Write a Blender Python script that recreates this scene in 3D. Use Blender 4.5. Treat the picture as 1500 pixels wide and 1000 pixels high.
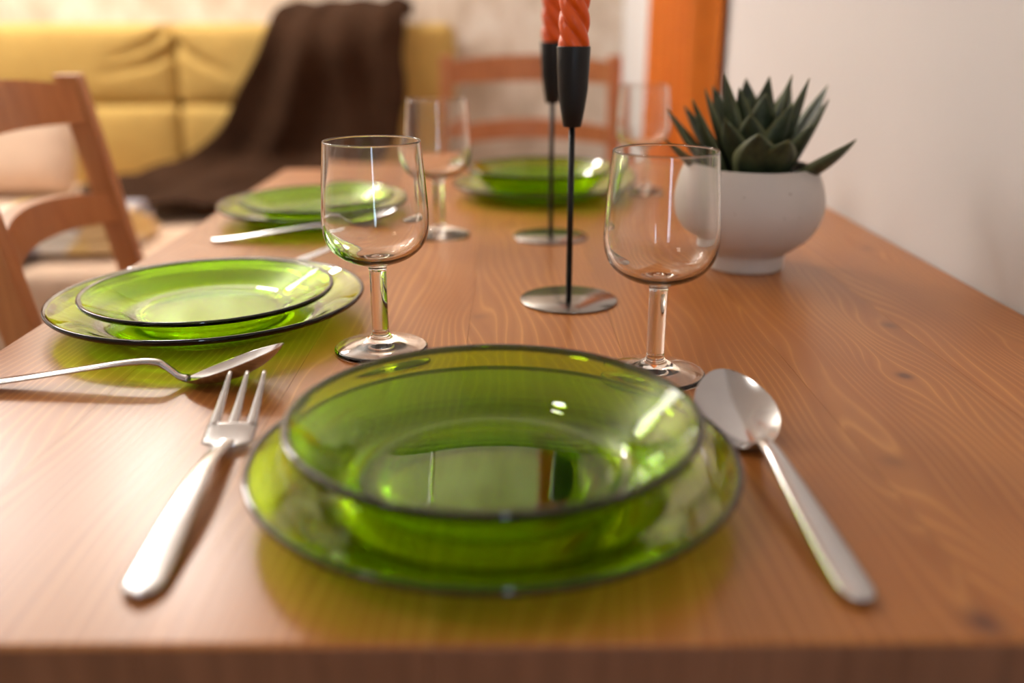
import bpy, bmesh, math, random
from mathutils import Vector, Matrix, noise

random.seed(7)
for o in list(bpy.data.objects):
    bpy.data.objects.remove(o, do_unlink=True)
SC = bpy.context.scene
COL = SC.collection
PI = math.pi
TZ = 0.74                                   # table top height

# ------------------------------------------------------------------ camera
cam_d = bpy.data.cameras.new('camera')
cam = bpy.data.objects.new('camera', cam_d)
COL.objects.link(cam)
cam.location = (-0.025925, -0.2741, TZ + 0.206971)
cam.rotation_euler = (PI / 2 - 0.327516, 0, -0.0074874)
cam_d.sensor_width = 36
cam_d.lens = 36 * 1344.81 / 1500
cam_d.clip_start = 0.02
cam_d.dof.use_dof = True
cam_d.dof.focus_distance = 0.60
cam_d.dof.aperture_fstop = 2.6
SC.camera = cam

# ------------------------------------------------------------------ world, exposure
world = bpy.data.worlds.new('world')
SC.world = world
world.use_nodes = True
bg = world.node_tree.nodes['Background']
bg.inputs[0].default_value = (0.62, 0.78, 1.0, 1)
bg.inputs[1].default_value = 9.0
SC.view_settings.view_transform = 'Standard'
SC.view_settings.look = 'None'
SC.view_settings.gamma = 1
SC.view_settings.use_curve_mapping = False
SC.view_settings.exposure = 0.03
SC.cycles.transparent_max_bounces = 32
SC.cycles.transmission_bounces = 24
SC.cycles.max_bounces = 24
SC.cycles.use_denoising = True

PENDANT_W = 46.0        # watts of the bare bulb of the pendant
LANTERN_E = 18.0        # emission strength of the paper lantern
CEILING_W = 8.0        # watts of the flush ceiling lamp

# ------------------------------------------------------------------ node helpers
def mat(name):
    m = bpy.data.materials.new(name)
    m.use_nodes = True
    nt = m.node_tree
    nt.nodes.clear()
    out = nt.nodes.new('ShaderNodeOutputMaterial')
    return m, nt, out

def N(nt, typ, **kw):
    n = nt.nodes.new(typ)
    for k, v in kw.items():
        setattr(n, k, v)
    return n

def setin(nt, node, idx, v):
    if hasattr(v, 'is_linked') or isinstance(v, bpy.types.NodeSocket):
        nt.links.new(v, node.inputs[idx])
    else:
        node.inputs[idx].default_value = v

def M(nt, op, a, b=None, c=None):
    n = nt.nodes.new('ShaderNodeMath')
    n.operation = op
    setin(nt, n, 0, a)
    if b is not None:
        setin(nt, n, 1, b)
    if c is not None:
        setin(nt, n, 2, c)
    return n.outputs[0]

def ramp(nt, fac, stops):
    n = nt.nodes.new('ShaderNodeValToRGB')
    el = n.color_ramp.elements
    while len(el) < len(stops):
        el.new(0.5)
    for e, (p, c) in zip(el, stops):
        e.position = p
        e.color = (*c, 1)
    nt.links.new(fac, n.inputs[0])
    return n.outputs[0]

def mixc(nt, fac, a, b, blend='MIX'):
    n = nt.nodes.new('ShaderNodeMix')
    n.data_type = 'RGBA'
    n.blend_type = blend
    setin(nt, n, 0, fac)
    for i, v in ((6, a), (7, b)):
        if isinstance(v, tuple):
            v = (*v[:3], 1)
        setin(nt, n, i, v)
    return n.outputs[2]

def bsdf(nt, out, color, rough=0.5, **kw):
    p = nt.nodes.new('ShaderNodeBsdfPrincipled')
    if isinstance(color, tuple):
        color = (*color[:3], 1)
    setin(nt, p, 'Base Color', color)
    setin(nt, p, 'Roughness', rough)
    for k, v in kw.items():
        setin(nt, p, k.replace('_', ' '), v)
    nt.links.new(p.outputs[0], out.inputs[0])
    return p

def bump(nt, p, height, strength=0.3, dist=0.001):
    b = nt.nodes.new('ShaderNodeBump')
    b.inputs['Strength'].default_value = strength
    b.inputs['Distance'].default_value = dist
    nt.links.new(height, b.inputs['Height'])
    nt.links.new(b.outputs[0], p.inputs['Normal'])

def pos(nt):
    return nt.nodes.new('ShaderNodeNewGeometry').outputs['Position']

def objco(nt):
    return nt.nodes.new('ShaderNodeTexCoord').outputs['Object']

def noise_tex(nt, vec, scale, detail=3, rough=0.5, dist=0.0):
    n = nt.nodes.new('ShaderNodeTexNoise')
    nt.links.new(vec, n.inputs['Vector'])
    n.inputs['Scale'].default_value = scale
    n.inputs['Detail'].default_value = detail
    n.inputs['Roughness'].default_value = rough
    n.inputs['Distortion'].default_value = dist
    return n.outputs['Fac']

def mapping(nt, vec, scale=(1, 1, 1), loc=(0, 0, 0), rot=(0, 0, 0)):
    n = nt.nodes.new('ShaderNodeMapping')
    nt.links.new(vec, n.inputs['Vector'])
    n.inputs['Scale'].default_value = scale
    n.inputs['Location'].default_value = loc
    n.inputs['Rotation'].default_value = rot
    return n.outputs[0]

# ------------------------------------------------------------------ materials
BOARD_N = 7
BOARD_W = 0.74 / BOARD_N
KNOTS = [  # x, y, half width, strength : measured on the table top
    (0.226, 0.266, 0.0055, 1.0), (0.330, 0.300, 0.006, 1.0), (0.258, 0.370, 0.007, .55),
    (0.170, 0.145, 0.008, .35), (0.150, 0.012, 0.008, .9), (0.300, 0.080, 0.006, .8),
    (-0.045, 0.395, 0.007, .3), (-0.300, 0.130, 0.006, .25), (0.335, 0.62, 0.006, .5),
    (-0.02, 0.74, 0.006, .35), (-0.165, 0.56, 0.006, .4), (-0.33, 0.95, 0.006, .5)]

def pine_table():
    m, nt, out = mat('pine_table_stained')
    P = pos(nt)
    sep = N(nt, 'ShaderNodeSeparateXYZ')
    nt.links.new(P, sep.inputs[0])
    X, Y = sep.outputs[0], sep.outputs[1]
    bid = M(nt, 'FLOOR', M(nt, 'DIVIDE', M(nt, 'ADD', X, 0.37), BOARD_W))
    wn = N(nt, 'ShaderNodeTexWhiteNoise', noise_dimensions='1D')
    nt.links.new(M(nt, 'ADD', bid, 3.7), wn.inputs['W'])
    rnd = wn.outputs['Value']
    # slow wander of the rings along the board
    comb = N(nt, 'ShaderNodeCombineXYZ')
    setin(nt, comb, 0, M(nt, 'MULTIPLY', X, 7.0))
    setin(nt, comb, 1, M(nt, 'MULTIPLY', Y, 1.7))
    setin(nt, comb, 2, M(nt, 'MULTIPLY', bid, 5.3))
    wander = noise_tex(nt, comb.outputs[0], 1.0, 2, 0.45)
    phase = M(nt, 'MULTIPLY', X, 150.0)
    phase = M(nt, 'ADD', phase, M(nt, 'MULTIPLY', wander, 17.0))
    comb3 = N(nt, 'ShaderNodeCombineXYZ')
    setin(nt, comb3, 0, M(nt, 'MULTIPLY', X, 26.0))
    setin(nt, comb3, 1, M(nt, 'MULTIPLY', Y, 0.5))
    setin(nt, comb3, 2, M(nt, 'MULTIPLY', bid, 2.1))
    phase = M(nt, 'ADD', phase, M(nt, 'MULTIPLY', noise_tex(nt, comb3.outputs[0], 1.0, 1, 0.4), 5.0))
    phase = M(nt, 'ADD', phase, M(nt, 'MULTIPLY', rnd, 9.0))
    knotmask = None
    for kx, ky, w, s in KNOTS:
        dx = M(nt, 'SUBTRACT', X, kx)
        dy = M(nt, 'SUBTRACT', Y, ky)
        # rings bow out round a knot
        e = M(nt, 'EXPONENT', M(nt, 'MULTIPLY', M(nt, 'ADD',
              M(nt, 'POWER', M(nt, 'ABSOLUTE', M(nt, 'DIVIDE', dx, w * 3.6)), 2.0),
              M(nt, 'POWER', M(nt, 'ABSOLUTE', M(nt, 'DIVIDE', dy, w * 9.0)), 2.0)), -1.0))
        sgn = M(nt, 'DIVIDE', dx, w * 2.0)
        phase = M(nt, 'ADD', phase, M(nt, 'MULTIPLY', M(nt, 'MULTIPLY', e, sgn), -2.6 * (0.4 + 0.6 * s)))
        e2 = M(nt, 'EXPONENT', M(nt, 'MULTIPLY', M(nt, 'ADD',
              M(nt, 'POWER', M(nt, 'ABSOLUTE', M(nt, 'DIVIDE', dx, w)), 2.0),
              M(nt, 'POWER', M(nt, 'ABSOLUTE', M(nt, 'DIVIDE', dy, w * 1.25)), 2.0)), -1.5))
        e2 = M(nt, 'MULTIPLY', e2, s)
        knotmask = e2 if knotmask is None else M(nt, 'MAXIMUM', knotmask, e2)
    fr = M(nt, 'FRACT', phase)
    # each ring: slowly darkening early wood, then a thin pale line
    line = ramp(nt, fr, [(0.0, (.25,) * 3), (0.45, (.0,) * 3), (0.78, (.35,) * 3), (0.9, (1,) * 3), (1.0, (.25,) * 3)])
    comb2 = N(nt, 'ShaderNodeCombineXYZ')
    setin(nt, comb2, 0, M(nt, 'MULTIPLY', X, 14.0))
    setin(nt, comb2, 1, M(nt, 'MULTIPLY', Y, 4.0))
    setin(nt, comb2, 2, bid)
    blotch = noise_tex(nt, comb2.outputs[0], 1.0, 3, 0.55)
    fib = noise_tex(nt, mapping(nt, P, (900, 28, 900)), 1.0, 2, 0.6)
    amp = M(nt, 'MINIMUM', M(nt, 'MAXIMUM', M(nt, 'MULTIPLY_ADD', blotch, 2.4, -0.65), 0.12), 0.85)
    lin = M(nt, 'MULTIPLY', line, amp)
    base = mixc(nt, lin, (0.39, 0.130, 0.025), (0.75, 0.355, 0.105))
    base = mixc(nt, M(nt, 'MULTIPLY', M(nt, 'SUBTRACT', blotch, 0.42), 1.2), base, (0.58, 0.24, 0.062))
    base = mixc(nt, M(nt, 'MULTIPLY', fib, 0.18), base, (0.26, 0.10, 0.04))
    hsv = N(nt, 'ShaderNodeHueSaturation')
    nt.links.new(base, hsv.inputs['Color'])
    setin(nt, hsv, 'Value', M(nt, 'MULTIPLY_ADD', rnd, 0.22, 0.90))
    base = mixc(nt, M(nt, 'MINIMUM', M(nt, 'MULTIPLY', knotmask, 1.15), 0.95), hsv.outputs[0], (0.13, 0.042, 0.018))
    rgh = M(nt, 'MULTIPLY_ADD', blotch, 0.10, 0.26)
    p = bsdf(nt, out, base, rgh, Specular_IOR_Level=0.45)
    bump(nt, p, M(nt, 'ADD', M(nt, 'MULTIPLY', line, 0.6), M(nt, 'MULTIPLY', fib, 0.4)), 0.12, 0.0004)
    return m

def stained_wood(name, c1, c2, axis=2, rough=0.4):
    m, nt, out = mat(name)
    sc = [90, 90, 90]
    sc[axis] = 5
    v = mapping(nt, objco(nt), tuple(sc))
    f = noise_tex(nt, v, 1.0, 4, 0.55, 0.4)
    c = ramp(nt, f, [(0.3, c1), (0.7, c2)])
    p = bsdf(nt, out, c, rough)
    bump(nt, p, f, 0.1, 0.0005)
    return m

def simple(name, color, rough=0.5, metallic=0.0, noise_amt=0.0, scale=20, bump_s=0.0, bump_d=0.001, **kw):
    m, nt, out = mat(name)
    if noise_amt or bump_s:
        f = noise_tex(nt, objco(nt), scale, 4, 0.55)
        lo = tuple(max(0, c * (1 - noise_amt)) for c in color)
        hi = tuple(min(1, c * (1 + noise_amt)) for c in color)
        c = ramp(nt, f, [(0.3, lo), (0.7, hi)])
        p = bsdf(nt, out, c, rough, Metallic=metallic, **kw)
        if bump_s:
            bump(nt, p, f, bump_s, bump_d)
    else:
        bsdf(nt, out, color, rough, Metallic=metallic, **kw)
    return m

def emission(name, color, strength):
    m, nt, out = mat(name)
    e = N(nt, 'ShaderNodeEmission')
    e.inputs[0].default_value = (*color, 1)
    e.inputs[1].default_value = strength
    nt.links.new(e.outputs[0], out.inputs[0])
    return m

def glass(name, color, ior=1.5, rough=0.0):
    m, nt, out = mat(name)
    g = N(nt, 'ShaderNodeBsdfGlass')
    g.inputs['Color'].default_value = (*color, 1)
    g.inputs['Roughness'].default_value = rough
    g.inputs['IOR'].default_value = ior
    nt.links.new(g.outputs[0], out.inputs[0])
    return m

def tinted_glass(name, color, ior=1.5):
    # clear reflection off the surface, colour only in the light that passes through
    m, nt, out = mat(name)
    r = N(nt, 'ShaderNodeBsdfRefraction')
    r.inputs['Color'].default_value = (*color, 1)
    r.inputs['Roughness'].default_value = 0.0
    r.inputs['IOR'].default_value = ior
    g = N(nt, 'ShaderNodeBsdfGlossy')
    g.inputs['Color'].default_value = (1, 1, 1, 1)
    g.inputs['Roughness'].default_value = 0.0
    f = N(nt, 'ShaderNodeFresnel')
    f.inputs[0].default_value = ior
    mx = N(nt, 'ShaderNodeMixShader')
    nt.links.new(f.outputs[0], mx.inputs[0])
    nt.links.new(r.outputs[0], mx.inputs[1])
    nt.links.new(g.outputs[0], mx.inputs[2])
    nt.links.new(mx.outputs[0], out.inputs[0])
    return m

def pane_glass(name):
    m, nt, out = mat(name)
    t = N(nt, 'ShaderNodeBsdfTransparent')
    g = N(nt, 'ShaderNodeBsdfGlossy')
    g.inputs['Roughness'].default_value = 0.02
    f = N(nt, 'ShaderNodeFresnel')
    f.inputs[0].default_value = 1.45
    mx = N(nt, 'ShaderNodeMixShader')
    nt.links.new(f.outputs[0], mx.inputs[0])
    nt.links.new(t.outputs[0], mx.inputs[1])
    nt.links.new(g.outputs[0], mx.inputs[2])
    nt.links.new(mx.outputs[0], out.inputs[0])
    return m

def wallpaper():
    m, nt, out = mat('mottled_beige_wallpaper')
    P = pos(nt)
    a = noise_tex(nt, mapping(nt, P, (9, 9, 6)), 1.0, 5, 0.65, 0.8)
    b = noise_tex(nt, P, 60, 3, 0.6)
    c = ramp(nt, a, [(0.36, (0.52, 0.43, 0.34)), (0.50, (0.66, 0.56, 0.47)), (0.62, (0.74, 0.67, 0.59))])
    c = mixc(nt, M(nt, 'MULTIPLY', b, 0.25), c, (0.55, 0.43, 0.31))
    p = bsdf(nt, out, c, 0.8)
    bump(nt, p, b, 0.2, 0.002)
    return m

def pattern_blanket():
    m, nt, out = mat('patterned_blanket')
    v = N(nt, 'ShaderNodeTexVoronoi')
    v.inputs['Scale'].default_value = 14
    nt.links.new(objco(nt), v.inputs['Vector'])
    sep = N(nt, 'ShaderNodeSeparateColor')
    nt.links.new(v.outputs['Color'], sep.inputs[0])
    n = N(nt, 'ShaderNodeValToRGB')
    n.color_ramp.interpolation = 'CONSTANT'
    cs = [(0.0, (0.78, 0.55, 0.22)), (0.3, (0.80, 0.74, 0.64)), (0.55, (0.36, 0.35, 0.40)), (0.75, (0.74, 0.52, 0.26))]
    while len(n.color_ramp.elements) < len(cs):
        n.color_ramp.elements.new(0.5)
    for e, (q, c) in zip(n.color_ramp.elements, cs):
        e.position = q
        e.color = (*c, 1)
    nt.links.new(sep.outputs[0], n.inputs[0])
    bsdf(nt, out, n.outputs[0], 0.9)
    return m

def leaf_mat():
    m, nt, out = mat('succulent_leaf')
    f = noise_tex(nt, objco(nt), 120, 3, 0.6)
    at = N(nt, 'ShaderNodeAttribute', attribute_name='edge')
    c = ramp(nt, f, [(0.35, (0.014, 0.026, 0.012)), (0.65, (0.040, 0.062, 0.024))])
    c = mixc(nt, M(nt, 'MULTIPLY', at.outputs['Fac'], 0.75), c, (0.20, 0.22, 0.09))
    p = bsdf(nt, out, c, 0.5)
    bump(nt, p, f, 0.2, 0.0006)
    return m

def stoneware():
    m, nt, out = mat('white_stoneware')
    f = noise_tex(nt, objco(nt), 14, 4, 0.5)
    s = noise_tex(nt, objco(nt), 260, 2, 0.5)
    c = ramp(nt, f, [(0.3, (0.60, 0.55, 0.50)), (0.7, (0.68, 0.63, 0.58))])
    c = mixc(nt, M(nt, 'GREATER_THAN', s, 0.74), c, (0.30, 0.22, 0.16))
    p = bsdf(nt, out, c, 0.6)
    bump(nt, p, s, 0.1, 0.0005)
    return m

def wool():
    m, nt, out = mat('brown_plush')
    O = objco(nt)
    f = noise_tex(nt, O, 70, 4, 0.7, 0.6)
    g = noise_tex(nt, O, 9, 3, 0.5)
    c = ramp(nt, f, [(0.3, (0.016, 0.008, 0.004)), (0.72, (0.075, 0.034, 0.017))])
    c = mixc(nt, M(nt, 'MULTIPLY', g, 0.35), c, (0.085, 0.042, 0.022))
    p = bsdf(nt, out, c, 1.0, Specular_IOR_Level=0.1)
    bump(nt, p, f, 0.9, 0.012)
    return m

MT = dict(
    table=pine_table(),
    endgrain_shade=stained_wood('end_grain_shaded_wood', (0.16, 0.062, 0.026), (0.25, 0.105, 0.048), 2, 0.55),  # darker stained end grain, with the table front's shade put into its colour
    tableleg=stained_wood('table_frame_wood', (0.30, 0.115, 0.045), (0.44, 0.19, 0.08)),
    chair=stained_wood('chair_wood', (0.46, 0.17, 0.052), (0.60, 0.255, 0.088), 2, 0.35),
    green=tinted_glass('green_glass', (0.69, 0.88, 0.07), 1.5),
    greenrim=tinted_glass('green_glass_rim', (0.08, 0.11, 0.02), 1.5),
    clear=glass('clear_glass', (0.995, 0.995, 0.99), 1.5),
    steel=simple('brushed_steel', (0.54, 0.54, 0.55), 0.17, 1.0, 0.04, 60),
    black=simple('black_satin_metal', (0.007, 0.007, 0.0075), 0.42, 0.0, Specular_IOR_Level=0.35),
    blackbase=simple('black_base_metal', (0.30, 0.285, 0.27), 0.22, 1.0),
    wax=simple('orange_wax', (0.84, 0.105, 0.003), 0.33, 0, 0.05, 40),
    wick=simple('wick', (0.7, 0.65, 0.55), 0.9),
    pot=stoneware(), soil=simple('dark_soil', (0.02, 0.014, 0.01), 1.0, 0, 0.4, 200, 0.8, 0.003),
    leaf=leaf_mat(),
    white=simple('white_wall_paint', (0.70, 0.69, 0.69), 0.75, 0, 0.015, 3, 0.04, 0.001),
    paper=wallpaper(),
    ceil=simple('ceiling_paint', (0.82, 0.80, 0.77), 0.9, 0, 0.01, 5),
    floor=stained_wood('laminate_floor', (0.42, 0.26, 0.15), (0.58, 0.39, 0.24), 1, 0.4),
    yellow=simple('mustard_fabric', (0.50, 0.325, 0.085), 0.85, 0, 0.06, 30, 0.15, 0.002),
    beige=simple('beige_cover', (0.64, 0.46, 0.33), 0.9, 0, 0.05, 25, 0.15, 0.002),
    pillow=simple('cream_pillow', (0.74, 0.56, 0.42), 0.9, 0, 0.05, 25, 0.15, 0.002),
    wool=wool(), blanket=pattern_blanket(),
    orange=simple('orange_curtain', (0.66, 0.17, 0.004), 0.8, 0, 0.05, 30),
    rod=simple('brass_rod', (0.5, 0.4, 0.25), 0.35, 1.0),
    pane=pane_glass('window_pane'), frame=simple('white_frame', (0.8, 0.8, 0.79), 0.45, 0, 0.02, 8),
    bulb=emission('opal_bulb', (1.0, 0.80, 0.58), 1.0),
    lantern=emission('lit_paper', (1.0, 0.935, 0.87), LANTERN_E),
    cord=simple('white_cord', (0.7, 0.7, 0.68), 0.6),
)

# ------------------------------------------------------------------ object helpers
def tag(o, label=None, cat=None, group=None, kind=None):
    for k, v in (('label', label), ('category', cat), ('group', group), ('kind', kind)):
        if v:
            o[k] = v
    return o

def empty(name, loc=(0, 0, 0), rz=0.0):
    o = bpy.data.objects.new(name, None)
    COL.objects.link(o)
    o.location = loc
    o.rotation_euler = (0, 0, rz)
    o.empty_display_size = 0.05
    return o

def link(name, me, m, parent=None, loc=(0, 0, 0), rot=(0, 0, 0), smooth=False):
    o = bpy.data.objects.new(name, me)
    COL.objects.link(o)
    if m is not None and not me.materials:
        me.materials.append(m)
    o.parent = parent
    o.location = loc
    o.rotation_euler = rot
    if smooth:
        for p in me.polygons:
            p.use_smooth = True
    return o

def from_bm(name, bm, m, parent=None, loc=(0, 0, 0), rot=(0, 0, 0), smooth=False):
    me = bpy.data.meshes.new(name)
    bmesh.ops.recalc_face_normals(bm, faces=bm.faces)
    bm.to_mesh(me)
    bm.free()
    return link(name, me, m, parent, loc, rot, smooth)

def box_bm(bm, x0, x1, y0, y1, z0, z1, bev=0.0, seg=2):
    b = bmesh.new()
    bmesh.ops.create_cube(b, size=1)
    for v in b.verts:
        v.co = Vector(((x0 + x1) / 2 + v.co.x * (x1 - x0), (y0 + y1) / 2 + v.co.y * (y1 - y0), (z0 + z1) / 2 + v.co.z * (z1 - z0)))
    if bev:
        bmesh.ops.bevel(b, geom=b.edges[:], offset=bev, segments=seg, profile=0.5, affect='EDGES')
    me = bpy.data.meshes.new('tmp')
    b.to_mesh(me)
    b.free()
    bm.from_mesh(me)
    bpy.data.meshes.remove(me)

def box(name, x0, x1, y0, y1, z0, z1, m, parent=None, bev=0.0, seg=2, smooth=False):
    bm = bmesh.new()
    box_bm(bm, x0, x1, y0, y1, z0, z1, bev, seg)
    return from_bm(name, bm, m, parent, smooth=smooth)

def chaikin(pts, n=2, closed=False):
    for _ in range(n):
        q = []
        rng = len(pts) if closed else len(pts) - 1
        if not closed:
            q.append(pts[0])
        for i in range(rng):
            a, b = pts[i], pts[(i + 1) % len(pts)]
            q.append(tuple(a[k] * .75 + b[k] * .25 for k in range(len(a))))
            q.append(tuple(a[k] * .25 + b[k] * .75 for k in range(len(a))))
        if not closed:
            q.append(pts[-1])
        pts = q
    return pts

def lathe_mesh(name, prof, seg=96, lobes=None):
    """prof: list of (r, z) from axis to axis or open; r = 0 ends collapse to one vertex"""
    vs, fs, rings = [], [], []
    for r, z in prof:
        if r < 1e-6:
            rings.append([len(vs)])
            vs.append((0, 0, z))
        else:
            ring = []
            for k in range(seg):
                a = 2 * PI * k / seg
                rr = r if lobes is None else r * lobes(a, z)
                ring.append(len(vs))
                vs.append((rr * math.cos(a), rr * math.sin(a), z))
            rings.append(ring)
    for A, B in zip(rings, rings[1:]):
        if len(A) == 1 and len(B) == 1:
            continue
        for k in range(seg):
            k2 = (k + 1) % seg
            if len(A) == 1:
                fs.append((A[0], B[k2], B[k]))
            elif len(B) == 1:
                fs.append((A[k], A[k2], B[0]))
            else:
                fs.append((A[k], A[k2], B[k2], B[k]))
    me = bpy.data.meshes.new(name)
    me.from_pydata(vs, [], fs)
    for p in me.polygons:
        p.use_smooth = True
    me.update()
    return me

def tube_bm(bm, pts, rad, seg=12):
    prev = None
    rings = []
    pts = [Vector(p) for p in pts]
    for i, p in enumerate(pts):
        d = (pts[min(i + 1, len(pts) - 1)] - pts[max(i - 1, 0)]).normalized()
        up = Vector((0, 0, 1)) if abs(d.z) < .9 else Vector((1, 0, 0))
        s = d.cross(up).normalized()
        t = s.cross(d)
        rings.append([bm.verts.new(p + rad * (math.cos(2 * PI * k / seg) * s + math.sin(2 * PI * k / seg) * t)) for k in range(seg)])
    for A, B in zip(rings, rings[1:]):
        for k in range(seg):
            bm.faces.new((A[k], A[(k + 1) % seg], B[(k + 1) % seg], B[k]))
    bm.faces.new(rings[0])
    bm.faces.new(rings[-1][::-1])

def copy_tree(o, parent=None):
    c = o.copy()
    COL.objects.link(c)
    c.parent = parent
    for ch in list(o.children):
        copy_tree(ch, c)
    return c

# ------------------------------------------------------------------ the room
XL, XR, YF, YB, ZC = -2.6, 0.3725, -2.4, 3.0, 2.5
T = 0.12
def struct(o):
    o['kind'] = 'structure'
    return o

struct(box('floor', XL - T, XR + T, YF - T, YB + T, -0.1, 0, MT['floor']))
struct(box('ceiling', XL - T, XR + T, YF - T, YB + T, ZC, ZC + 0.1, MT['ceil']))
struct(box('wall_back', XL - T, XR + T, YB, YB + T, 0, ZC, MT['paper']))
struct(box('wall_right', XR, XR + T, YF - T, YB, 0, ZC, MT['white']))
struct(box('wall_left', XL - T, XL, YF - T, YB, 0, ZC, MT['white']))
WX0, WX1, WZ0, WZ1 = 0.12, 0.345, 0.35, 2.25
bm = bmesh.new()
box_bm(bm, XL, WX0, YF - T, YF, 0, ZC)
box_bm(bm, WX1, XR, YF - T, YF, 0, ZC)
box_bm(bm, WX0, WX1, YF - T, YF, 0, WZ0)
box_bm(bm, WX0, WX1, YF - T, YF, WZ1, ZC)
struct(from_bm('wall_front', bm, MT['white']))
w = struct(empty('window_1', (0, YF - 0.05, 0)))
bm = bmesh.new()
for a in ((WX0, WX0 + .025, WZ0, WZ1), (WX1 - .025, WX1, WZ0, WZ1), (WX0 + .025, WX1 - .025, WZ0, WZ0 + .03), (WX0 + .025, WX1 - .025, WZ1 - .03, WZ1)):
    box_bm(bm, a[0], a[1], -.03, .03, a[2], a[3])
from_bm('window_frame', bm, MT['frame'], w)
box('pane', WX0 + .025, WX1 - .025, -.003, .003, WZ0 + .03, WZ1 - .03, MT['pane'], w)
for nm, a in (('baseboard_back', (XL, XR, YB - .015, YB)), ('baseboard_right', (XR - .0005, XR, YF, YB)), ('baseboard_left', (XL, XL + .015, YF, YB - .015))):
    struct(box(nm, a[0], a[1], a[2], a[3], 0, 0.07, MT['frame']))

# ------------------------------------------------------------------ lamps
def pendant():
    t = empty('pendant_lamp', (-1.16, 2.42, 0))
    tag(t, 'bare glowing globe bulb hanging on a black socket', 'lamp')
    z = TZ + 1.38
    me = lathe_mesh('socket', [(0, .150), (.016, .150), (.021, .146), (.021, .105), (.0, .105)], 32)
    link('socket', me, MT['black'], t, (0, 0, z), smooth=True)
    bm = bmesh.new()
    tube_bm(bm, [(0, 0, z + .149), (0, 0, ZC - .02)], .003, 8)
    from_bm('cable', bm, MT['cord'], t)
    link('ceiling_rose', lathe_mesh('rose', [(0, -.03), (.05, -.03), (.055, -.001), (0, -.001)], 32), MT['frame'], t, (0, 0, ZC))
    ld = bpy.data.lights.new('bulb_light', 'POINT')
    ld.energy = PENDANT_W
    ld.color = (1.0, 0.935, 0.86)
    ld.shadow_soft_size = 0.11
    ld.cycles.is_caustics_light = True
    lo = bpy.data.objects.new('bulb_light', ld)
    COL.objects.link(lo)
    lo.parent = t
    lo.location = (0, 0, z)
    return t
pendant()

def lantern():
    t = empty('paper_lantern', (-1.72, 2.20, 0))
    tag(t, 'round white paper lantern hanging from the ceiling, lit', 'lamp')
    z, R = 1.90, 0.26
    prof = []
    n = 40
    for i in range(n + 1):
        a = -PI / 2 + 0.25 + (PI - 0.5) * i / n
        prof.append((R * math.cos(a) * (1 + .012 * (i % 2)), R * math.sin(a)))
    link('paper_globe', lathe_mesh('globe', prof, 48), MT['lantern'], t, (0, 0, z))
    bm = bmesh.new()
    tube_bm(bm, [(0, 0, z + R * .9), (0, 0, ZC - .001)], .003, 8)
    from_bm('cable', bm, MT['cord'], t)
lantern()

def ceiling_lamp():
    t = empty('ceiling_lamp', (-1.30, -.35, 0))
    tag(t, 'flat round ceiling lamp with white metal ring', 'lamp')
    link('ring', lathe_mesh('ring', [(.16, -.001), (.185, -.001), (.185, -.045), (.16, -.045), (.16, -.001)], 48), MT['frame'], t, (0, 0, ZC))
    ld = bpy.data.lights.new('disc_light', 'AREA')
    ld.shape = 'DISK'
    ld.size = .31
    ld.energy = CEILING_W
    ld.color = (1.0, 0.92, 0.83)
    ld.cycles.is_caustics_light = True
    lo = bpy.data.objects.new('disc_light', ld)
    COL.objects.link(lo)
    lo.parent = t
    lo.location = (0, 0, ZC - .04)
ceiling_lamp()

# ------------------------------------------------------------------ dining table
def dining_table():
    t = empty('dining_table', (0, 0, 0))
    tag(t, 'brown stained pine dining table pushed against the white wall', 'table')
    th = 0.028
    L = 1.18
    for i in range(BOARD_N):
        x0 = -0.37 + i * BOARD_W
        bm = bmesh.new()
        box_bm(bm, x0 + .0001, x0 + BOARD_W - .0001, 0, L, TZ - th, TZ)
        ed = [e for e in bm.edges if all(v.co.z > TZ - .001 for v in e.verts)]
        ends = [e for e in ed if abs(e.verts[0].co.y - e.verts[1].co.y) < 1e-5]
        sides = [e for e in ed if e not in ends]
        bmesh.ops.bevel(bm, geom=ends, offset=.0025, segments=3, profile=.5, affect='EDGES')
        bd = from_bm('board', bm, MT['table'], t)
        bd.data.materials.append(MT['endgrain_shade'])
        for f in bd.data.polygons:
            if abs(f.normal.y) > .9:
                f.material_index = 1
    a0, a1, b0, b1 = -0.335, 0.335, 0.035, 1.145
    for nm, a in (('apron', (a0 + .05, a1 - .05, b0 + .01, b0 + .03)), ('apron', (a0 + .05, a1 - .05, b1 - .03, b1 - .01)),
                  ('apron', (a0 + .01, a0 + .03, b0 + .05, b1 - .05)), ('apron', (a1 - .03, a1 - .01, b0 + .05, b1 - .05))):
        box(nm, a[0], a[1], a[2], a[3], TZ - th - .09, TZ - th, MT['tableleg'], t, .002, 1)
    for x in (a0, a1 - .05):
        for y in (b0, b1 - .05):
            box('leg', x, x + .05, y, y + .05, 0, TZ - th, MT['tableleg'], t, .003, 1)
dining_table()

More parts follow.
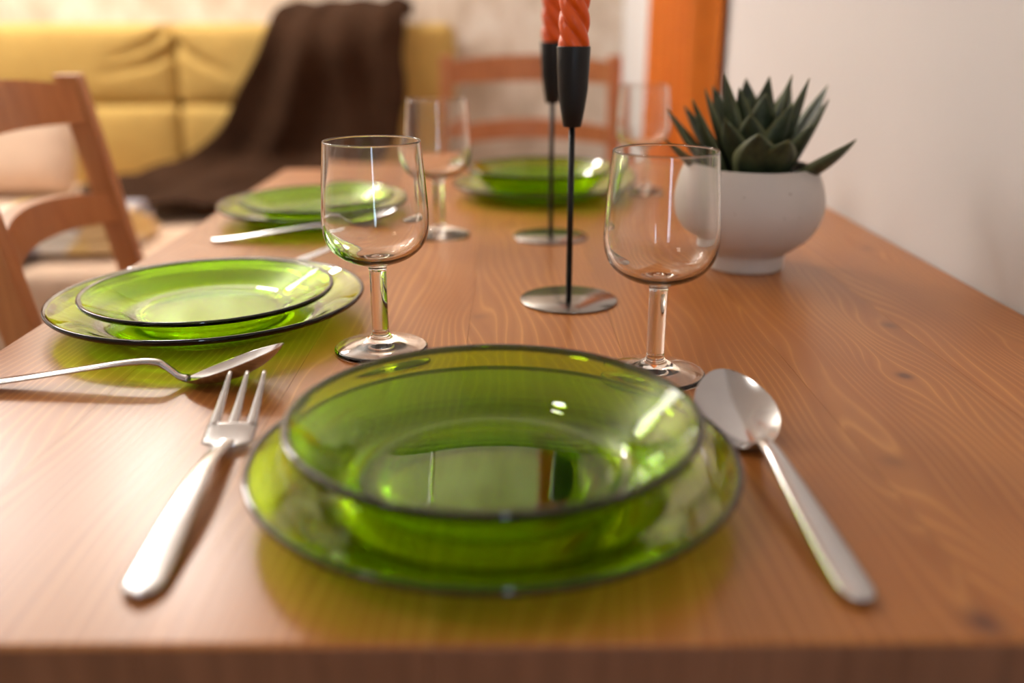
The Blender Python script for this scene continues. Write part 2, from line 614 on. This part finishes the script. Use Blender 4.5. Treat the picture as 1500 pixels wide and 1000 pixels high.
# ------------------------------------------------------------------ plates of green glass
def plate_mesh(name, R, H, rb, well, z_floor, thick, foot=.0):
    """R rim radius, H rim height, rb radius of the flat floor, well: (r,z) points between floor and rim (upper side)"""
    upper = [(0, z_floor), (rb * .5, z_floor), (rb * .92, z_floor)] + well + [(R - .0035, H - .0004)]
    lower = []
    up = [(rb, z_floor)] + well + [(R - .002, H - .001)]
    for i, (r, z) in enumerate(up):
        a = up[max(i - 1, 0)]
        b = up[min(i + 1, len(up) - 1)]
        dx, dz = b[0] - a[0], b[1] - a[1]
        l = math.hypot(dx, dz)
        k = thick
        lower.append((r + dz / l * k, max(z - dx / l * k, 0.0)))
    lower[0] = (rb * 1.0, 0.0)
    prof_u = chaikin(upper, 3)
    prof_l = chaikin([(0, 0.0006), (rb * .9, 0.0006), (rb * .93, 0)] + lower, 3)
    last = prof_l[-1]
    bead = [(R - .0008, H + .0002), (R, H - .0012), (R - .0004, H - .0028)]
    prof_l = [p for p in prof_l if p[0] < R - .0022]
    prof = prof_l + chaikin([prof_l[-1]] + bead[::-1] + [prof_u[-1]], 2)[1:-1] + prof_u[::-1]
    me = lathe_mesh(name, prof, 128)
    me.materials.append(MT['green'])
    me.materials.append(MT['greenrim'])
    for p in me.polygons:
        if math.hypot(p.center.x, p.center.y) > R - .0019:
            p.material_index = 1
    return me

dinner_me = plate_mesh('dinner_plate', .1147, .0200, .076, [(.080, .0048), (.088, .0085), (.100, .0150)], .0042, .0032)
soup_me = plate_mesh('soup_plate', .0965, .0352, .056, [(.0625, .0050), (.0672, .0085), (.0700, .0125), (.078, .0205), (.087, .0285)], .0040, .0031)
dessert_me = plate_mesh('dessert_plate', .0920, .0205, .054, [(.058, .0046), (.066, .0085), (.079, .0150)], .0040, .0030)

def plate(name, me, x, y, z, label, group):
    o = link(name, me, MT['green'], None, (x, y, TZ + z + .0002))
    tag(o, label, 'plate', group)
    o.cycles.is_caustics_caster = True
    return o
FP, LP, BLP, BP = (-.0315, .1186), (-.2480, .3926), (-.2390, .7800), (.020, .928)
DZ = .0044
plate('dinner_plate', dinner_me, *FP, 0, 'green glass dinner plate lying between the fork and the big spoon', 'green dinner plates')
plate('soup_plate', soup_me, *FP, DZ, 'deep green glass soup plate on the dinner plate between fork and spoon', 'green soup plates')
plate('dinner_plate', dinner_me, *LP, 0, 'green glass dinner plate under a shallow plate, beside the chair at the long table side', 'green dinner plates')
plate('dessert_plate', dessert_me, *LP, DZ, 'shallow green glass plate on a dinner plate beside the chair at the long table side', 'green dessert plates')
plate('dinner_plate', dinner_me, *BLP, 0, 'green glass dinner plate at the table edge near the brown throw', 'green dinner plates')
plate('dessert_plate', dessert_me, *BLP, DZ, 'shallow green glass plate stacked on the dinner plate near the brown throw', 'green dessert plates')
plate('dinner_plate', dinner_me, *BP, 0, 'green glass dinner plate before the chair at the short table end', 'green dinner plates')
plate('soup_plate', soup_me, *BP, DZ, 'deep green glass soup plate before the chair at the short table end', 'green soup plates')

# ------------------------------------------------------------------ wine glasses
def glass_parts():
    outer = chaikin([(.0056, .0545), (.0060, .0585), (.0110, .0606), (.0220, .0645), (.0305, .0715), (.0342, .0800), (.0350, .0905), (.0340, .1060), (.0325, .1240), (.0312, .1395)], 3)
    inner = chaikin([(0, .0640), (.010, .0642), (.0200, .0668), (.0283, .0728), (.0324, .0810), (.0335, .0912), (.0327, .1060), (.0313, .1240), (.0302, .1395)], 3)
    lip = [(.0311, .1402), (.0307, .1405), (.0303, .1402)]
    bowl = outer + lip + inner[::-1]
    stem = [(.0056, .0135 + (.0545 - .0135) * i / 8) for i in range(9)]
    foot_up = chaikin([(.0316, .0018), (.0312, .0032), (.024, .0052), (.013, .0078), (.0078, .0098), (.0060, .0118), (.0056, .0135)], 3)
    foot_lo = chaikin([(0, .0030), (.012, .0026), (.026, .0010), (.0300, .0001), (.0316, .0004), (.0316, .0018)], 2)
    foot = foot_lo + foot_up[1:]
    return [('bowl', lathe_mesh('bowl', bowl, 96)), ('stem', lathe_mesh('stem', stem, 48)), ('foot', lathe_mesh('foot', foot, 96))]
GP = glass_parts()
for _, me in GP:
    me.materials.append(MT['clear'])

def wine_glass(x, y, label):
    t = empty('wine_glass', (x, y, TZ + .0001))
    tag(t, label, 'glass', 'clear wine glasses')
    for n, me in GP:
        o = link(n, me, MT['clear'], t)
        o.cycles.is_caustics_caster = True
wine_glass(-.1105, .3180, 'empty clear wine glass between the soup plate and the stacked plates by the chair')
wine_glass(.0680, .2680, 'empty clear wine glass beside the tip of the big spoon')
wine_glass(-.0955, .6860, 'empty clear wine glass beside the plate stack near the brown throw')
wine_glass(.1500, .9300, 'empty clear wine glass beside the plates at the table end, near the orange curtain')

# ------------------------------------------------------------------ cutlery
def lerp_tab(tab, s):
    for (a, va), (b, vb) in zip(tab, tab[1:]):
        if s <= b:
            f = 0 if b == a else max(0, (s - a) / (b - a))
            return va + (vb - va) * f
    return tab[-1][1]

def strip_mesh(name, s0, s1, zf, wf, tf, crown=lambda s: 0.0, xo=lambda s: 0.0, n=110, m=12):
    """a bar running along +y: centre height zf, half width wf, thickness tf; crown lifts the middle"""
    bm = bmesh.new()
    rings = []
    for i in range(n + 1):
        s = s0 + (s1 - s0) * i / n
        w, t, z, c, x = wf(s), tf(s), zf(s), crown(s), xo(s)
        ring = []
        for k in range(m + 1):                     # top, left to right
            u = -1 + 2 * k / m
            e = (1 - abs(u) ** 3) ** .5 if abs(u) < 1 else 0
            ring.append(bm.verts.new((x + u * w, s, z + c * (1 - u * u) + .5 * t * e)))
        for k in range(m - 1, 0, -1):
            u = -1 + 2 * k / m
            e = (1 - abs(u) ** 3) ** .5
            ring.append(bm.verts.new((x + u * w, s, z + c * (1 - u * u) - .5 * t * e)))
        rings.append(ring)
    for A, B in zip(rings, rings[1:]):
        for k in range(len(A)):
            bm.faces.new((A[k], A[(k + 1) % len(A)], B[(k + 1) % len(A)], B[k]))
    bm.faces.new(rings[0])
    bm.faces.new(rings[-1])
    bmesh.ops.recalc_face_normals(bm, faces=bm.faces)
    me = bpy.data.meshes.new(name)
    bm.to_mesh(me)
    bm.free()
    for p in me.polygons:
        p.use_smooth = True
    me.materials.append(MT['steel'])
    return me

HZ = chaikin([(0, .0022), (.015, .0026), (.060, .0085), (.116, .0160), (.126, .0085), (.131, .0040), (.136, .0032)], 3)
def end_round(s, w):
    return w * math.sqrt(max(0.02, 1 - (1 - min(s / .010, 1)) ** 2))
HW = chaikin([(0, .0076), (.03, .0080), (.08, .0058), (.112, .0040), (.124, .0040), (.136, .0052)], 2)
FW = chaikin([(0, .0090), (.03, .0088), (.08, .0062), (.112, .0042), (.136, .0046)], 2)
handle_me = strip_mesh('handle', 0, .136, lambda s: lerp_tab(HZ, s), lambda s: end_round(s, lerp_tab(HW, s)),
                       lambda s: .0026 + .0008 * min(1, max(0, (s - .08) / .04)), lambda s: .0009)

FZ = chaikin([(0, .0022), (.02, .0030), (.07, .0085), (.100, .0092), (.122, .0060), (.136, .0036)], 3)
fork_handle_me = strip_mesh('handle', 0, .136, lambda s: lerp_tab(FZ, s), lambda s: end_round(s, lerp_tab(FW, s)),
                            lambda s: .0020 + .0006 * min(1, max(0, (s - .08) / .04)), lambda s: .0007)

def spoon_bowl():
    """egg shaped bowl, concave side up, tilted up to its tip"""
    bm = bmesh.new()
    L, Wd, D, t = .066, .0215, .0085, .0012
    n, m = 28, 20
    tilt = math.radians(19)
    grids = []
    for side in (0, 1):
        g = []
        for i in range(n + 1):
            f = i / n
            v = -math.cos(PI * f)                # -1 .. 1
            y = L * (1 + v) / 2
            yy = (1 + v) / 2
            hw = Wd * (max(0, 1 - v * v) ** .5) * (.90 + .16 * math.sin(PI * min(1, yy * 1.0)) - .10 * (yy - .4))
            row = []
            for k in range(m + 1):
                u = -math.cos(PI * k / m)
                rr = min(1, math.sqrt(v * v + (1 - v * v) * u * u))
                z = -D * (1 - rr ** 2.2) - (t * (1 - rr ** 8) if side else 0)
                p = Vector((u * hw, y, z))
                row.append(bm.verts.new((p.x, p.y * math.cos(tilt) - p.z * math.sin(tilt), p.y * math.sin(tilt) + p.z * math.cos(tilt))))
            g.append(row)
        grids.append(g)
    for g in grids:
        for i in range(n):
            for k in range(m):
                try:
                    bm.faces.new((g[i][k], g[i][k + 1], g[i + 1][k + 1], g[i + 1][k]))
                except ValueError:
                    pass
    bmesh.ops.remove_doubles(bm, verts=bm.verts, dist=2e-5)
    bmesh.ops.recalc_face_normals(bm, faces=bm.faces)
    zmin = min(v.co.z for v in bm.verts)
    me = bpy.data.meshes.new('bowl')
    bm.to_mesh(me)
    bm.free()
    for p in me.polygons:
        p.use_smooth = True
    me.materials.append(MT['steel'])
    return me, zmin
sb_me, sb_z = spoon_bowl()
SB = (0, .1325, -sb_z + .0002)

def spoon(x, y, rz, label, roll=0.0):
    t = empty('spoon', (x, y, TZ + .0003 + .006 * abs(roll)), rz)
    t.rotation_euler[1] = roll
    tag(t, label, 'spoon', 'steel spoons')
    link('handle', handle_me, MT['steel'], t)
    link('bowl', sb_me, MT['steel'], t, SB)
    return t

def tine_z(s):
    return .0032 + .0190 * ((s - .133) / .055) ** 1.25 if s > .133 else .0032
head_me = strip_mesh('head', .131, .150, tine_z,
                     lambda s: .0132 * min(1, .36 + .64 * math.sin(min(1, (s - .131) / .0045) * PI / 2)),
                     lambda s: .0020, lambda s: .0, n=24, m=16)
tine_mes = []
for k in (-1, 0, 1):
    tine_mes.append(strip_mesh('tine', .1485, .189, tine_z, lambda s: .0031 - .0021 * max(0, (s - .152) / .037),
                               lambda s: .0020 - .0010 * max(0, (s - .152) / .037), xo=lambda s, k=k: k * (.0098 - .0002 * (s - .15) / .04), n=20, m=6))
def fork(x, y, rz, label):
    t = empty('fork', (x, y, TZ + .0003), rz)
    tag(t, label, 'fork', 'steel forks')
    link('handle', fork_handle_me, MT['steel'], t)
    link('head', head_me, MT['steel'], t)
    for me in tine_mes:
        link('tine', me, MT['steel'], t)
    return t

def aim(x0, y0, x1, y1):
    return math.atan2(-(x1 - x0), (y1 - y0))
fork(-.1665, .0265, aim(-.1665, .0265, -.1725, .212), 'steel three-tined fork beside the plate with the soup plate, tines up')
spoon(.1095, .0205, aim(.1095, .0205, .0965, .222), 'big steel spoon beside the plate with the soup plate, hollow side up')
spoon(-.3560, .2450, aim(-.356, .245, -.166, .2555), 'steel spoon lying beside the stacked plates by the chair, pointing to the fork tines', -.13)
fork(-.3660, .5330, aim(-.366, .533, -.180, .540), 'steel fork between the stacked plates by the chair and the plates near the throw')
spoon(-.3270, .6515, aim(-.327, .6515, -.136, .674), 'steel spoon lying along the plates near the brown throw')

# ------------------------------------------------------------------ candle holders and candles
def candle_holder(x, y, label):
    t = empty('candle_holder', (x, y, TZ + .0001))
    tag(t, label, 'candle holder', 'black candle holders')
    link('base', lathe_mesh('base', [(0, 0), (.0386, 0), (.0390, .0005), (.0390, .0013), (.0386, .0018), (.004, .0018), (0, .0018)], 96), MT['blackbase'], t, smooth=False)
    link('stem', lathe_mesh('stem', [(0, .0016), (.0024, .0016), (.0024, .1385), (0, .1385)], 24), MT['black'], t)
    cup = [(0, .1370), (.0066, .1370), (.0070, .1376), (.0092, .150), (.0112, .164), (.0121, .180), (.0126, .1945), (.0124, .1952), (.0119, .1952), (.0112, .180), (.0112, .175), (0, .175)]
    link('cup', lathe_mesh('cup', cup, 48), MT['black'], t)
    return t

def candle(x, y, rot, label):
    t = empty('candle', (x, y, TZ + .1752), rot)
    tag(t, label, 'candle', 'orange twisted candles')
    prof = [(0, 0)] + [(.0100, .2 * i / 120) for i in range(121)] + [(.0082, .206), (.005, .2085), (0, .209)]
    def lob(a, z):
        tw = 2 * PI * z / .066
        return 1 + (0.42 * (abs(math.cos(2 * (a + tw))) ** .55 - .62) if .0 < z < .206 else 0)
    link('wax', lathe_mesh('wax', prof, 72, lob), MT['wax'], t)
    bm = bmesh.new()
    tube_bm(bm, [(0, 0, .207), (.0004, 0, .212), (.002, 0, .218)], .0008, 6)
    from_bm('wick', bm, MT['wick'], t)
CH = [(.0250, .4374), (.0217, .6758)]
candle_holder(*CH[0], 'slim black candle holder closest to the soup plate with fork and spoon')
candle_holder(*CH[1], 'slim black candle holder closest to the chair at the short table end')
candle(*CH[0], 0.3, 'orange twisted candle in the holder closest to the soup plate with fork and spoon')
candle(*CH[1], 1.1, 'orange twisted candle in the holder closest to the chair at the short table end')

# ------------------------------------------------------------------ potted succulent
def potted_plant():
    px, py = .1945, .5500
    t = empty('potted_succulent', (px, py, TZ + .0001))
    tag(t, 'dark green succulent in a round white stoneware pot by the wall', 'plant')
    out_ = chaikin([(0, 0), (.0330, 0), (.0346, .001), (.0345, .010), (.0350, .0150), (.0430, .0200), (.0585, .0330), (.0660, .0520), (.0655, .0680), (.0600, .0840), (.0545, .0925)], 2)
    inn = chaikin([(.0530, .0928), (.0515, .0900), (.0560, .0800), (.0600, .0660), (.0590, .0500), (0, .0480)], 2)
    link('pot', lathe_mesh('pot', out_ + inn, 96), MT['pot'], t)
    link('soil', lathe_mesh('soil', [(0, .0775), (.03, .0772), (.0555, .0765), (.0560, .074), (0, .074)], 48), MT['soil'], t)
    C = Vector((px, py, TZ))
    # (tip x, y, z over table), half width, bend
    tips = [
        (.163, .545, .171, .0115, .10), (.175, .540, .160, .0105, .05), (.150, .560, .158, .0100, .10), (.137, .548, .150, .0085, .12),
        (.196, .530, .156, .0110, .05), (.206, .560, .168, .0100, .05), (.193, .590, .165, .0100, .05), (.222, .548, .170, .0115, .08),
        (.232, .532, .168, .0105, .08), (.240, .560, .160, .0100, .12), (.255, .545, .150, .0085, .15), (.263, .575, .160, .0090, .12),
        (.216, .520, .148, .0120, .05), (.180, .515, .140, .0115, .05), (.160, .520, .136, .0105, .10), (.125, .560, .128, .0080, .25),
        (.112, .535, .118, .0075, .30), (.240, .610, .160, .0095, .10), (.165, .600, .158, .0095, .10), (.215, .620, .150, .0095, .10),
        (.268, .505, .120, .0150, .40), (.140, .600, .140, .0090, .15), (.205, .535, .140, .0110, .02), (.232, .505, .134, .0100, .2),
        (.120, .575, .140, .0080, .2), (.185, .550, .150, .0110, .02), (.268, .600, .140, .0090, .2),
        (.181, .487, .127, .0135, .22), (.205, .484, .122, .0135, .24)]
    rnd = random.Random(3)
    for tx, ty, tz, hw, bend in tips:
        hw *= 1.5
        tip = Vector((tx - px, ty - py, tz))
        hd = Vector((tip.x, tip.y, 0))
        l = hd.length
        base = hd * .34 + Vector((rnd.uniform(-.004, .004), rnd.uniform(-.004, .004), .0765))
        if base.xy.length > .030:
            base.xy = base.xy.normalized() * .030
        d = tip - base
        out_dir = hd.normalized() if l > 1e-4 else Vector((1, 0, 0))
        side = Vector((0, 0, 1)).cross(out_dir).normalized()
        n, m = 14, 6
        bm = bmesh.new()
        el = bm.verts.layers.float.new('edge')
        grids = ([], [])
        mid = base + d * .5
        nrm0 = side.cross(d.normalized()).normalized()       # points up / inwards or outwards
        if nrm0.dot(out_dir) < 0:
            nrm0 = -nrm0                                      # outer face of the leaf
        for i in range(n + 1):
            f = i / n
            if bend < .9:
                p = base + d * f - nrm0 * (-bend) * d.length * f * (1 - f) * .8
            else:                                             # leaf rolling over, tip tucked up
                p = base + d * f + Vector((0, 0, .052)) * math.sin(PI * min(1, f * 1.0)) ** .9 * .9 + out_dir * .010 * math.sin(PI * f)
            wdt = hw * (math.sin(PI * min(.5 + .0, .30 + f * .32)) if f < .62 else 1) * (1 - max(0, (f - .45) / .55) ** 1.7)
            wdt = max(wdt, .00035)
            th = .0042 * (1 - f) ** .6 + .0006
            for s in (0, 1):
                row = []
                for k in range(m + 1):
                    u = -1 + 2 * k / m
                    q = p + side * u * wdt - nrm0 * (wdt * .42) * (u * u) * 1.0
                    q = q + nrm0 * (th * (1 - u * u) * (.75 if s == 0 else -.20))
                    v = bm.verts.new(q)
                    v[el] = 1.0 if abs(u) > .95 or f > .97 else 0
                    row.append(v)
                grids[s].append(row)
        for s, g in enumerate(grids):
            for i in range(n):
                for k in range(m):
                    bm.faces.new((g[i][k], g[i][k + 1], g[i + 1][k + 1], g[i + 1][k]))
        bmesh.ops.remove_doubles(bm, verts=bm.verts, dist=1e-5)
        from_bm('leaf', bm, MT['leaf'], t, smooth=True)
potted_plant()

# ------------------------------------------------------------------ chairs
def chair_parts():
    """facing +y, back at y = 0 ; posts rake backwards"""
    parts = []
    W2 = .178
    def rake(z):
        return -.0 if z < .44 else -(z - .44) * .183
    for sx in (-1, 1):
        bm = bmesh.new()
        rings = []
        for z in (0, .2, .44, .55, .66, .78, .895):
            y = rake(z) + (-.02 * (1 - z / .44) if z < .44 else 0)
            hw, hd = .0140, (.0150 if z > .6 else .018)
            rings.append([bm.verts.new((sx * W2 + a * hw, y + b * hd, z)) for a, b in ((-1, -1), (1, -1), (1, 1), (-1, 1))])
        for A, B in zip(rings, rings[1:]):
            for k in range(4):
                bm.faces.new((A[k], A[(k + 1) % 4], B[(k + 1) % 4], B[k]))
        bm.faces.new(rings[0]); bm.faces.new(rings[-1])
        bmesh.ops.recalc_face_normals(bm, faces=bm.faces)
        bmesh.ops.bevel(bm, geom=[e for e in bm.edges], offset=.0025, segments=2, profile=.5, affect='EDGES')
        parts.append(('back_post', bm))
    for (z0, z1, arch, lowarch) in ((.838, .882, .014, .004), (.714, .750, .014, .010), (.590, .626, .014, .010)):
        bm = bmesh.new()
        n = 20
        rows = []
        for i in range(n + 1):
            u = -1 + 2 * i / n
            x = u * (W2 - .012)
            bow = -.036 * (1 - u * u)
            za, zb = z0 + lowarch * (1 - u * u), z1 + arch * (1 - u * u)
            rows.append([bm.verts.new((x, rake(z) + bow + dy, z)) for z, dy in ((za, -.009), (za, .009), (zb, .009), (zb, -.009))])
        for A, B in zip(rows, rows[1:]):
            for k in range(4):
                bm.faces.new((A[k], A[(k + 1) % 4], B[(k + 1) % 4], B[k]))
        bm.faces.new(rows[0]); bm.faces.new(rows[-1])
        bmesh.ops.recalc_face_normals(bm, faces=bm.faces)
        parts.append(('back_rail', bm))
    for sx in (-1, 1):
        bm = bmesh.new()
        box_bm(bm, sx * W2 - .0175, sx * W2 + .0175, .355, .390, 0, .425, .0025, 1)
        parts.append(('front_leg', bm))
    bm = bmesh.new()
    box_bm(bm, -.195, .195, .018, .405, .425, .447, .006, 2)
    parts.append(('seat', bm))
    for a in ((-.160, .160, .362, .380, .365, .425), (-.160, .160, -.006, .010, .365, .425)):
        bm = bmesh.new()
        box_bm(bm, *a)
        parts.append(('seat_rail', bm))
    for sx in (-1, 1):
        bm = bmesh.new()
        box_bm(bm, sx * W2 - .009, sx * W2 + .009, .016, .357, .365, .425)
        parts.append(('seat_rail', bm))
        bm = bmesh.new()
        box_bm(bm, sx * W2 - .008, sx * W2 + .008, .005, .357, .17, .20)
        parts.append(('stretcher', bm))
    return parts

def dining_chair(loc, rz, label):
    t = empty('dining_chair', loc, rz)
    tag(t, label, 'chair', 'wooden dining chairs')
    for n, bm in chair_parts():
        from_bm(n, bm, MT['chair'], t)
    return t
# side chair: posts measured at (-.43,.44) and (-.485,.81)
dining_chair((-.4606, .7381, 0), -PI / 2 + .1142, 'wooden ladder-back chair at the long side of the table beside the stacked plates')
dining_chair((.0285, 1.67, 0), PI, 'wooden ladder-back chair at the short end of the table, by the orange curtain')

# ------------------------------------------------------------------ sofa
SX0, SX1, SYB, SYF = -2.02, -.190, 2.70, 1.56
def puffy_box(name, x0, x1, y0, y1, z0, z1, r, m, parent, puff=.02, axis=1, sub=3, wrinkle=0.0, seed=0, cuts=7, creases=()):
    bm = bmesh.new()
    box_bm(bm, x0, x1, y0, y1, z0, z1, r, 4)
    bmesh.ops.subdivide_edges(bm, edges=[e for e in bm.edges if e.calc_length() > .08], cuts=cuts, use_grid_fill=True)
    c = Vector(((x0 + x1) / 2, (y0 + y1) / 2, (z0 + z1) / 2))
    h = Vector(((x1 - x0) / 2, (y1 - y0) / 2, (z1 - z0) / 2))
    for v in bm.verts:
        q = v.co - c
        a, b = [k for k in range(3) if k != axis]
        ua, ub = q[a] / h[a], q[b] / h[b]
        k = max(0, 1 - ua ** 4) * max(0, 1 - ub ** 4)
        s = 1 if q[axis] > 0 else -1
        v.co[axis] += s * puff * k
        if wrinkle:
            v.co[axis] += wrinkle * noise.noise(Vector((v.co.x * 6 + seed, v.co.y * 6, v.co.z * 6)))
        if creases and q.y < 0:
            best = 0
            for pts in creases:
                tot = len(pts) - 1
                for i, ((xa, za), (xb, zb)) in enumerate(zip(pts, pts[1:])):
                    dx, dz = xb - xa, zb - za
                    f = max(0, min(1, ((v.co.x - xa) * dx + (v.co.z - za) * dz) / (dx * dx + dz * dz)))
                    dd = math.hypot(v.co.x - xa - f * dx, v.co.z - za - f * dz)
                    best = max(best, math.exp(-(dd / .014) ** 2) * (1 - .85 * (i + f) / tot))
            v.co.y += .026 * best
    return from_bm(name, bm, m, parent, smooth=True)

CREASES = ([(-1.06, .955), (-1.13, .90), (-1.24, .862)], [(-1.06, .885), (-1.14, .845), (-1.28, .815)], [(-1.05, .91), (-.98, .862), (-.88, .81)])
def sofa():
    t = empty('sofa', ((SX0 + SX1) / 2, 2.2, 0))
    tag(t, 'mustard yellow sofa with cushioned back against the beige wall', 'sofa')
    k = t.location.copy()
    def rel(o):
        o.location = -k
        return o
    seams = [SX0, -1.055, SX1]
    for x0, x1 in zip(seams, seams[1:]):
        for z0, z1, yy in ((.44, .722, .0), (.718, .965, .02)):
            rel(puffy_box('back_cushion', x0 + .001, x1 - .001, SYB + yy, 2.90, z0, z1, .028, MT['yellow'], t, .022, 1, wrinkle=.010, seed=x0 * 7 + z0, cuts=60 if z0 > .6 else 16, creases=CREASES if z0 > .6 else ()))
    rel(puffy_box('back_frame', SX0, SX1, 2.88, 2.985, .12, .955, .02, MT['yellow'], t, .0))
    for x0, x1 in zip(seams, seams[1:]):
        rel(puffy_box('seat_cushion', x0 + .001, x1 - .001, SYF, 2.72, .24, .470, .035, MT['beige'], t, .016, 2, wrinkle=.006, seed=x0))
    rel(box('seat_frame', SX0 + .02, SX1 - .02, SYF + .03, 2.88, .13, .25, MT['yellow'], t))
    for x in (SX0 + .06, SX1 - .12):
        for y in (SYF + .06, 2.82):
            rel(box('leg', x, x + .05, y, y + .05, 0, .14, MT['tableleg'], t))
sofa()

def pillow(name, cx, cy, cz, w, h, d, rx, rz, m, label, cat):
    bm = bmesh.new()
    n = 16
    g = [[], []]
    for s in (0, 1):
        for i in range(n + 1):
            row = []
            for k in range(n + 1):
                u, v = -1 + 2 * i / n, -1 + 2 * k / n
                e = max(0, (1 - u ** 4) * (1 - v ** 4)) ** .55
                pin = 1 - .05 * (u * u * v * v) - .03 * ((1 - v * v) * u * u + (1 - u * u) * v * v) * 0
                row.append(bm.verts.new((u * w / 2 * pin, (1 if s else -1) * d / 2 * e, v * h / 2 * pin)))
            g[s].append(row)
    for s in (0, 1):
        for i in range(n):
            for k in range(n):
                bm.faces.new((g[s][i][k], g[s][i + 1][k], g[s][i + 1][k + 1], g[s][i][k + 1]))
    bmesh.ops.remove_doubles(bm, verts=bm.verts, dist=1e-5)
    o = from_bm(name, bm, m, None, (cx, cy, cz), (rx, 0, rz), smooth=True)
    tag(o, label, cat)
    return o
pillow('cushion', -1.530, 2.42, .615, .52, .25, .15, -.25, .05, MT['pillow'], 'cream cushion leaning on the sofa back behind the side chair', 'cushion')

# folded patterned blanket on the sofa seat
bl = empty('folded_blanket', (-1.02, 1.78, .488))
tag(bl, 'folded blanket with grey, cream and yellow patches on the sofa seat', 'blanket')
for i in range(3):
    o = puffy_box('layer', -.17 + .012 * i, .17 - .01 * i, -.13 + .01 * i, .13 - .006 * i, .001 + .026 * i, .026 + .026 * i, .011, MT['blanket'], bl, .003, 2)

# brown throw over the sofa back
def throw():
    bm = bmesh.new()
    path = [(2.955, 1.014), (2.90, 1.015), (2.78, 1.008), (2.680, .980), (2.637, .91), (2.630, .78), (2.630, .66), (2.622, .57), (2.57, .526), (2.45, .515), (2.30, .514), (2.15, .513), (2.00, .512)]
    left = [-.68, -.70, -.70, -.72, -.76, -.82, -.90, -1.00, -1.10, -1.18, -1.18, -1.15, -1.10]
    right = [-.33, -.32, -.32, -.32, -.325, -.33, -.34, -.36, -.40, -.45, -.48, -.52, -.56]
    pts = chaikin([(a[0], a[1], l, r) for a, l, r in zip(path, left, right)], 2)
    n = 40
    rows = []
    P = [Vector((0, p[0], p[1])) for p in pts]
    for i, p in enumerate(pts):
        d = (P[min(i + 1, len(P) - 1)] - P[max(i - 1, 0)]).normalized()
        nn = Vector((0, d.z, -d.y))                 # away from the sofa
        if i < 6:
            pass
        row = []
        for k in range(n + 1):
            u = k / n
            x = p[2] + (p[3] - p[2]) * u
            f = .5 + .5 * math.sin(u * 21 + 2.2 * math.sin(i * .11) + 1.5 * noise.noise(Vector((u * 3, i * .06, 2))))
            f2 = noise.noise(Vector((x * 7, P[i].y * 5, P[i].z * 5)))
            h = .006 + .017 * f + .045 * max(0, f2 + .15)
            h *= min(1, .35 + i / 12)
            if i < 9:
                h = h * .5 + .010
            x += .015 * noise.noise(Vector((i * .25, 7 + u * 2, 0)))
            v = Vector((x, p[0], p[1]))
            outw = Vector((0, -d.z, d.y))
            if outw.y > 0 and outw.z < .3 and p[0] < 2.7:
                outw = -outw
            row.append(bm.verts.new(v + outw * h * (1 if (outw.z > 0 or outw.y < 0) else -1)))
        rows.append(row)
    for A, B in zip(rows, rows[1:]):
        for k in range(n):
            bm.faces.new((A[k], A[k + 1], B[k + 1], B[k]))
    o = from_bm('throw_blanket', bm, MT['wool'], smooth=True)
    md = o.modifiers.new('thickness', 'SOLIDIFY')
    md.thickness = .012
    md.offset = 1
    sd = o.modifiers.new('smooth', 'SUBSURF')
    sd.levels = sd.render_levels = 1
    tag(o, 'dark brown plush throw draped over the yellow sofa', 'throw')
throw()

# ------------------------------------------------------------------ orange curtain
def curtain():
    t = empty('curtain', (XR - .036, 1.73, 0))
    tag(t, 'bright orange curtain hanging in folds beside the white wall', 'curtain')
    bm = bmesh.new()
    y0, y1, n = -.28, .30, 120
    rows = []
    for z in (.04, .5, 1.0, 1.5, 2.0, 2.36):
        row = []
        for i in range(n + 1):
            f = i / n
            y = y0 + (y1 - y0) * f
            a = .022 * math.cos(f * 2 * PI * 5.5 + .4 * math.sin(z * 2)) + .006 * math.sin(f * 31 + z)
            row.append(bm.verts.new((a, y, z)))
        rows.append(row)
    for A, B in zip(rows, rows[1:]):
        for k in range(n):
            bm.faces.new((A[k], A[k + 1], B[k + 1], B[k]))
    o = from_bm('cloth', bm, MT['orange'], t, smooth=True)
    md = o.modifiers.new('thickness', 'SOLIDIFY')
    md.thickness = .002
    bm = bmesh.new()
    tube_bm(bm, [(0, -.4, 2.38), (0, 1.1, 2.38)], .012, 12)
    from_bm('rod', bm, MT['rod'], t)
curtain()

# receivers for the light bent by the glass
for o in bpy.data.objects:
    if o.type == 'MESH' and o.name.startswith('board'):
        o.cycles.is_caustics_receiver = True
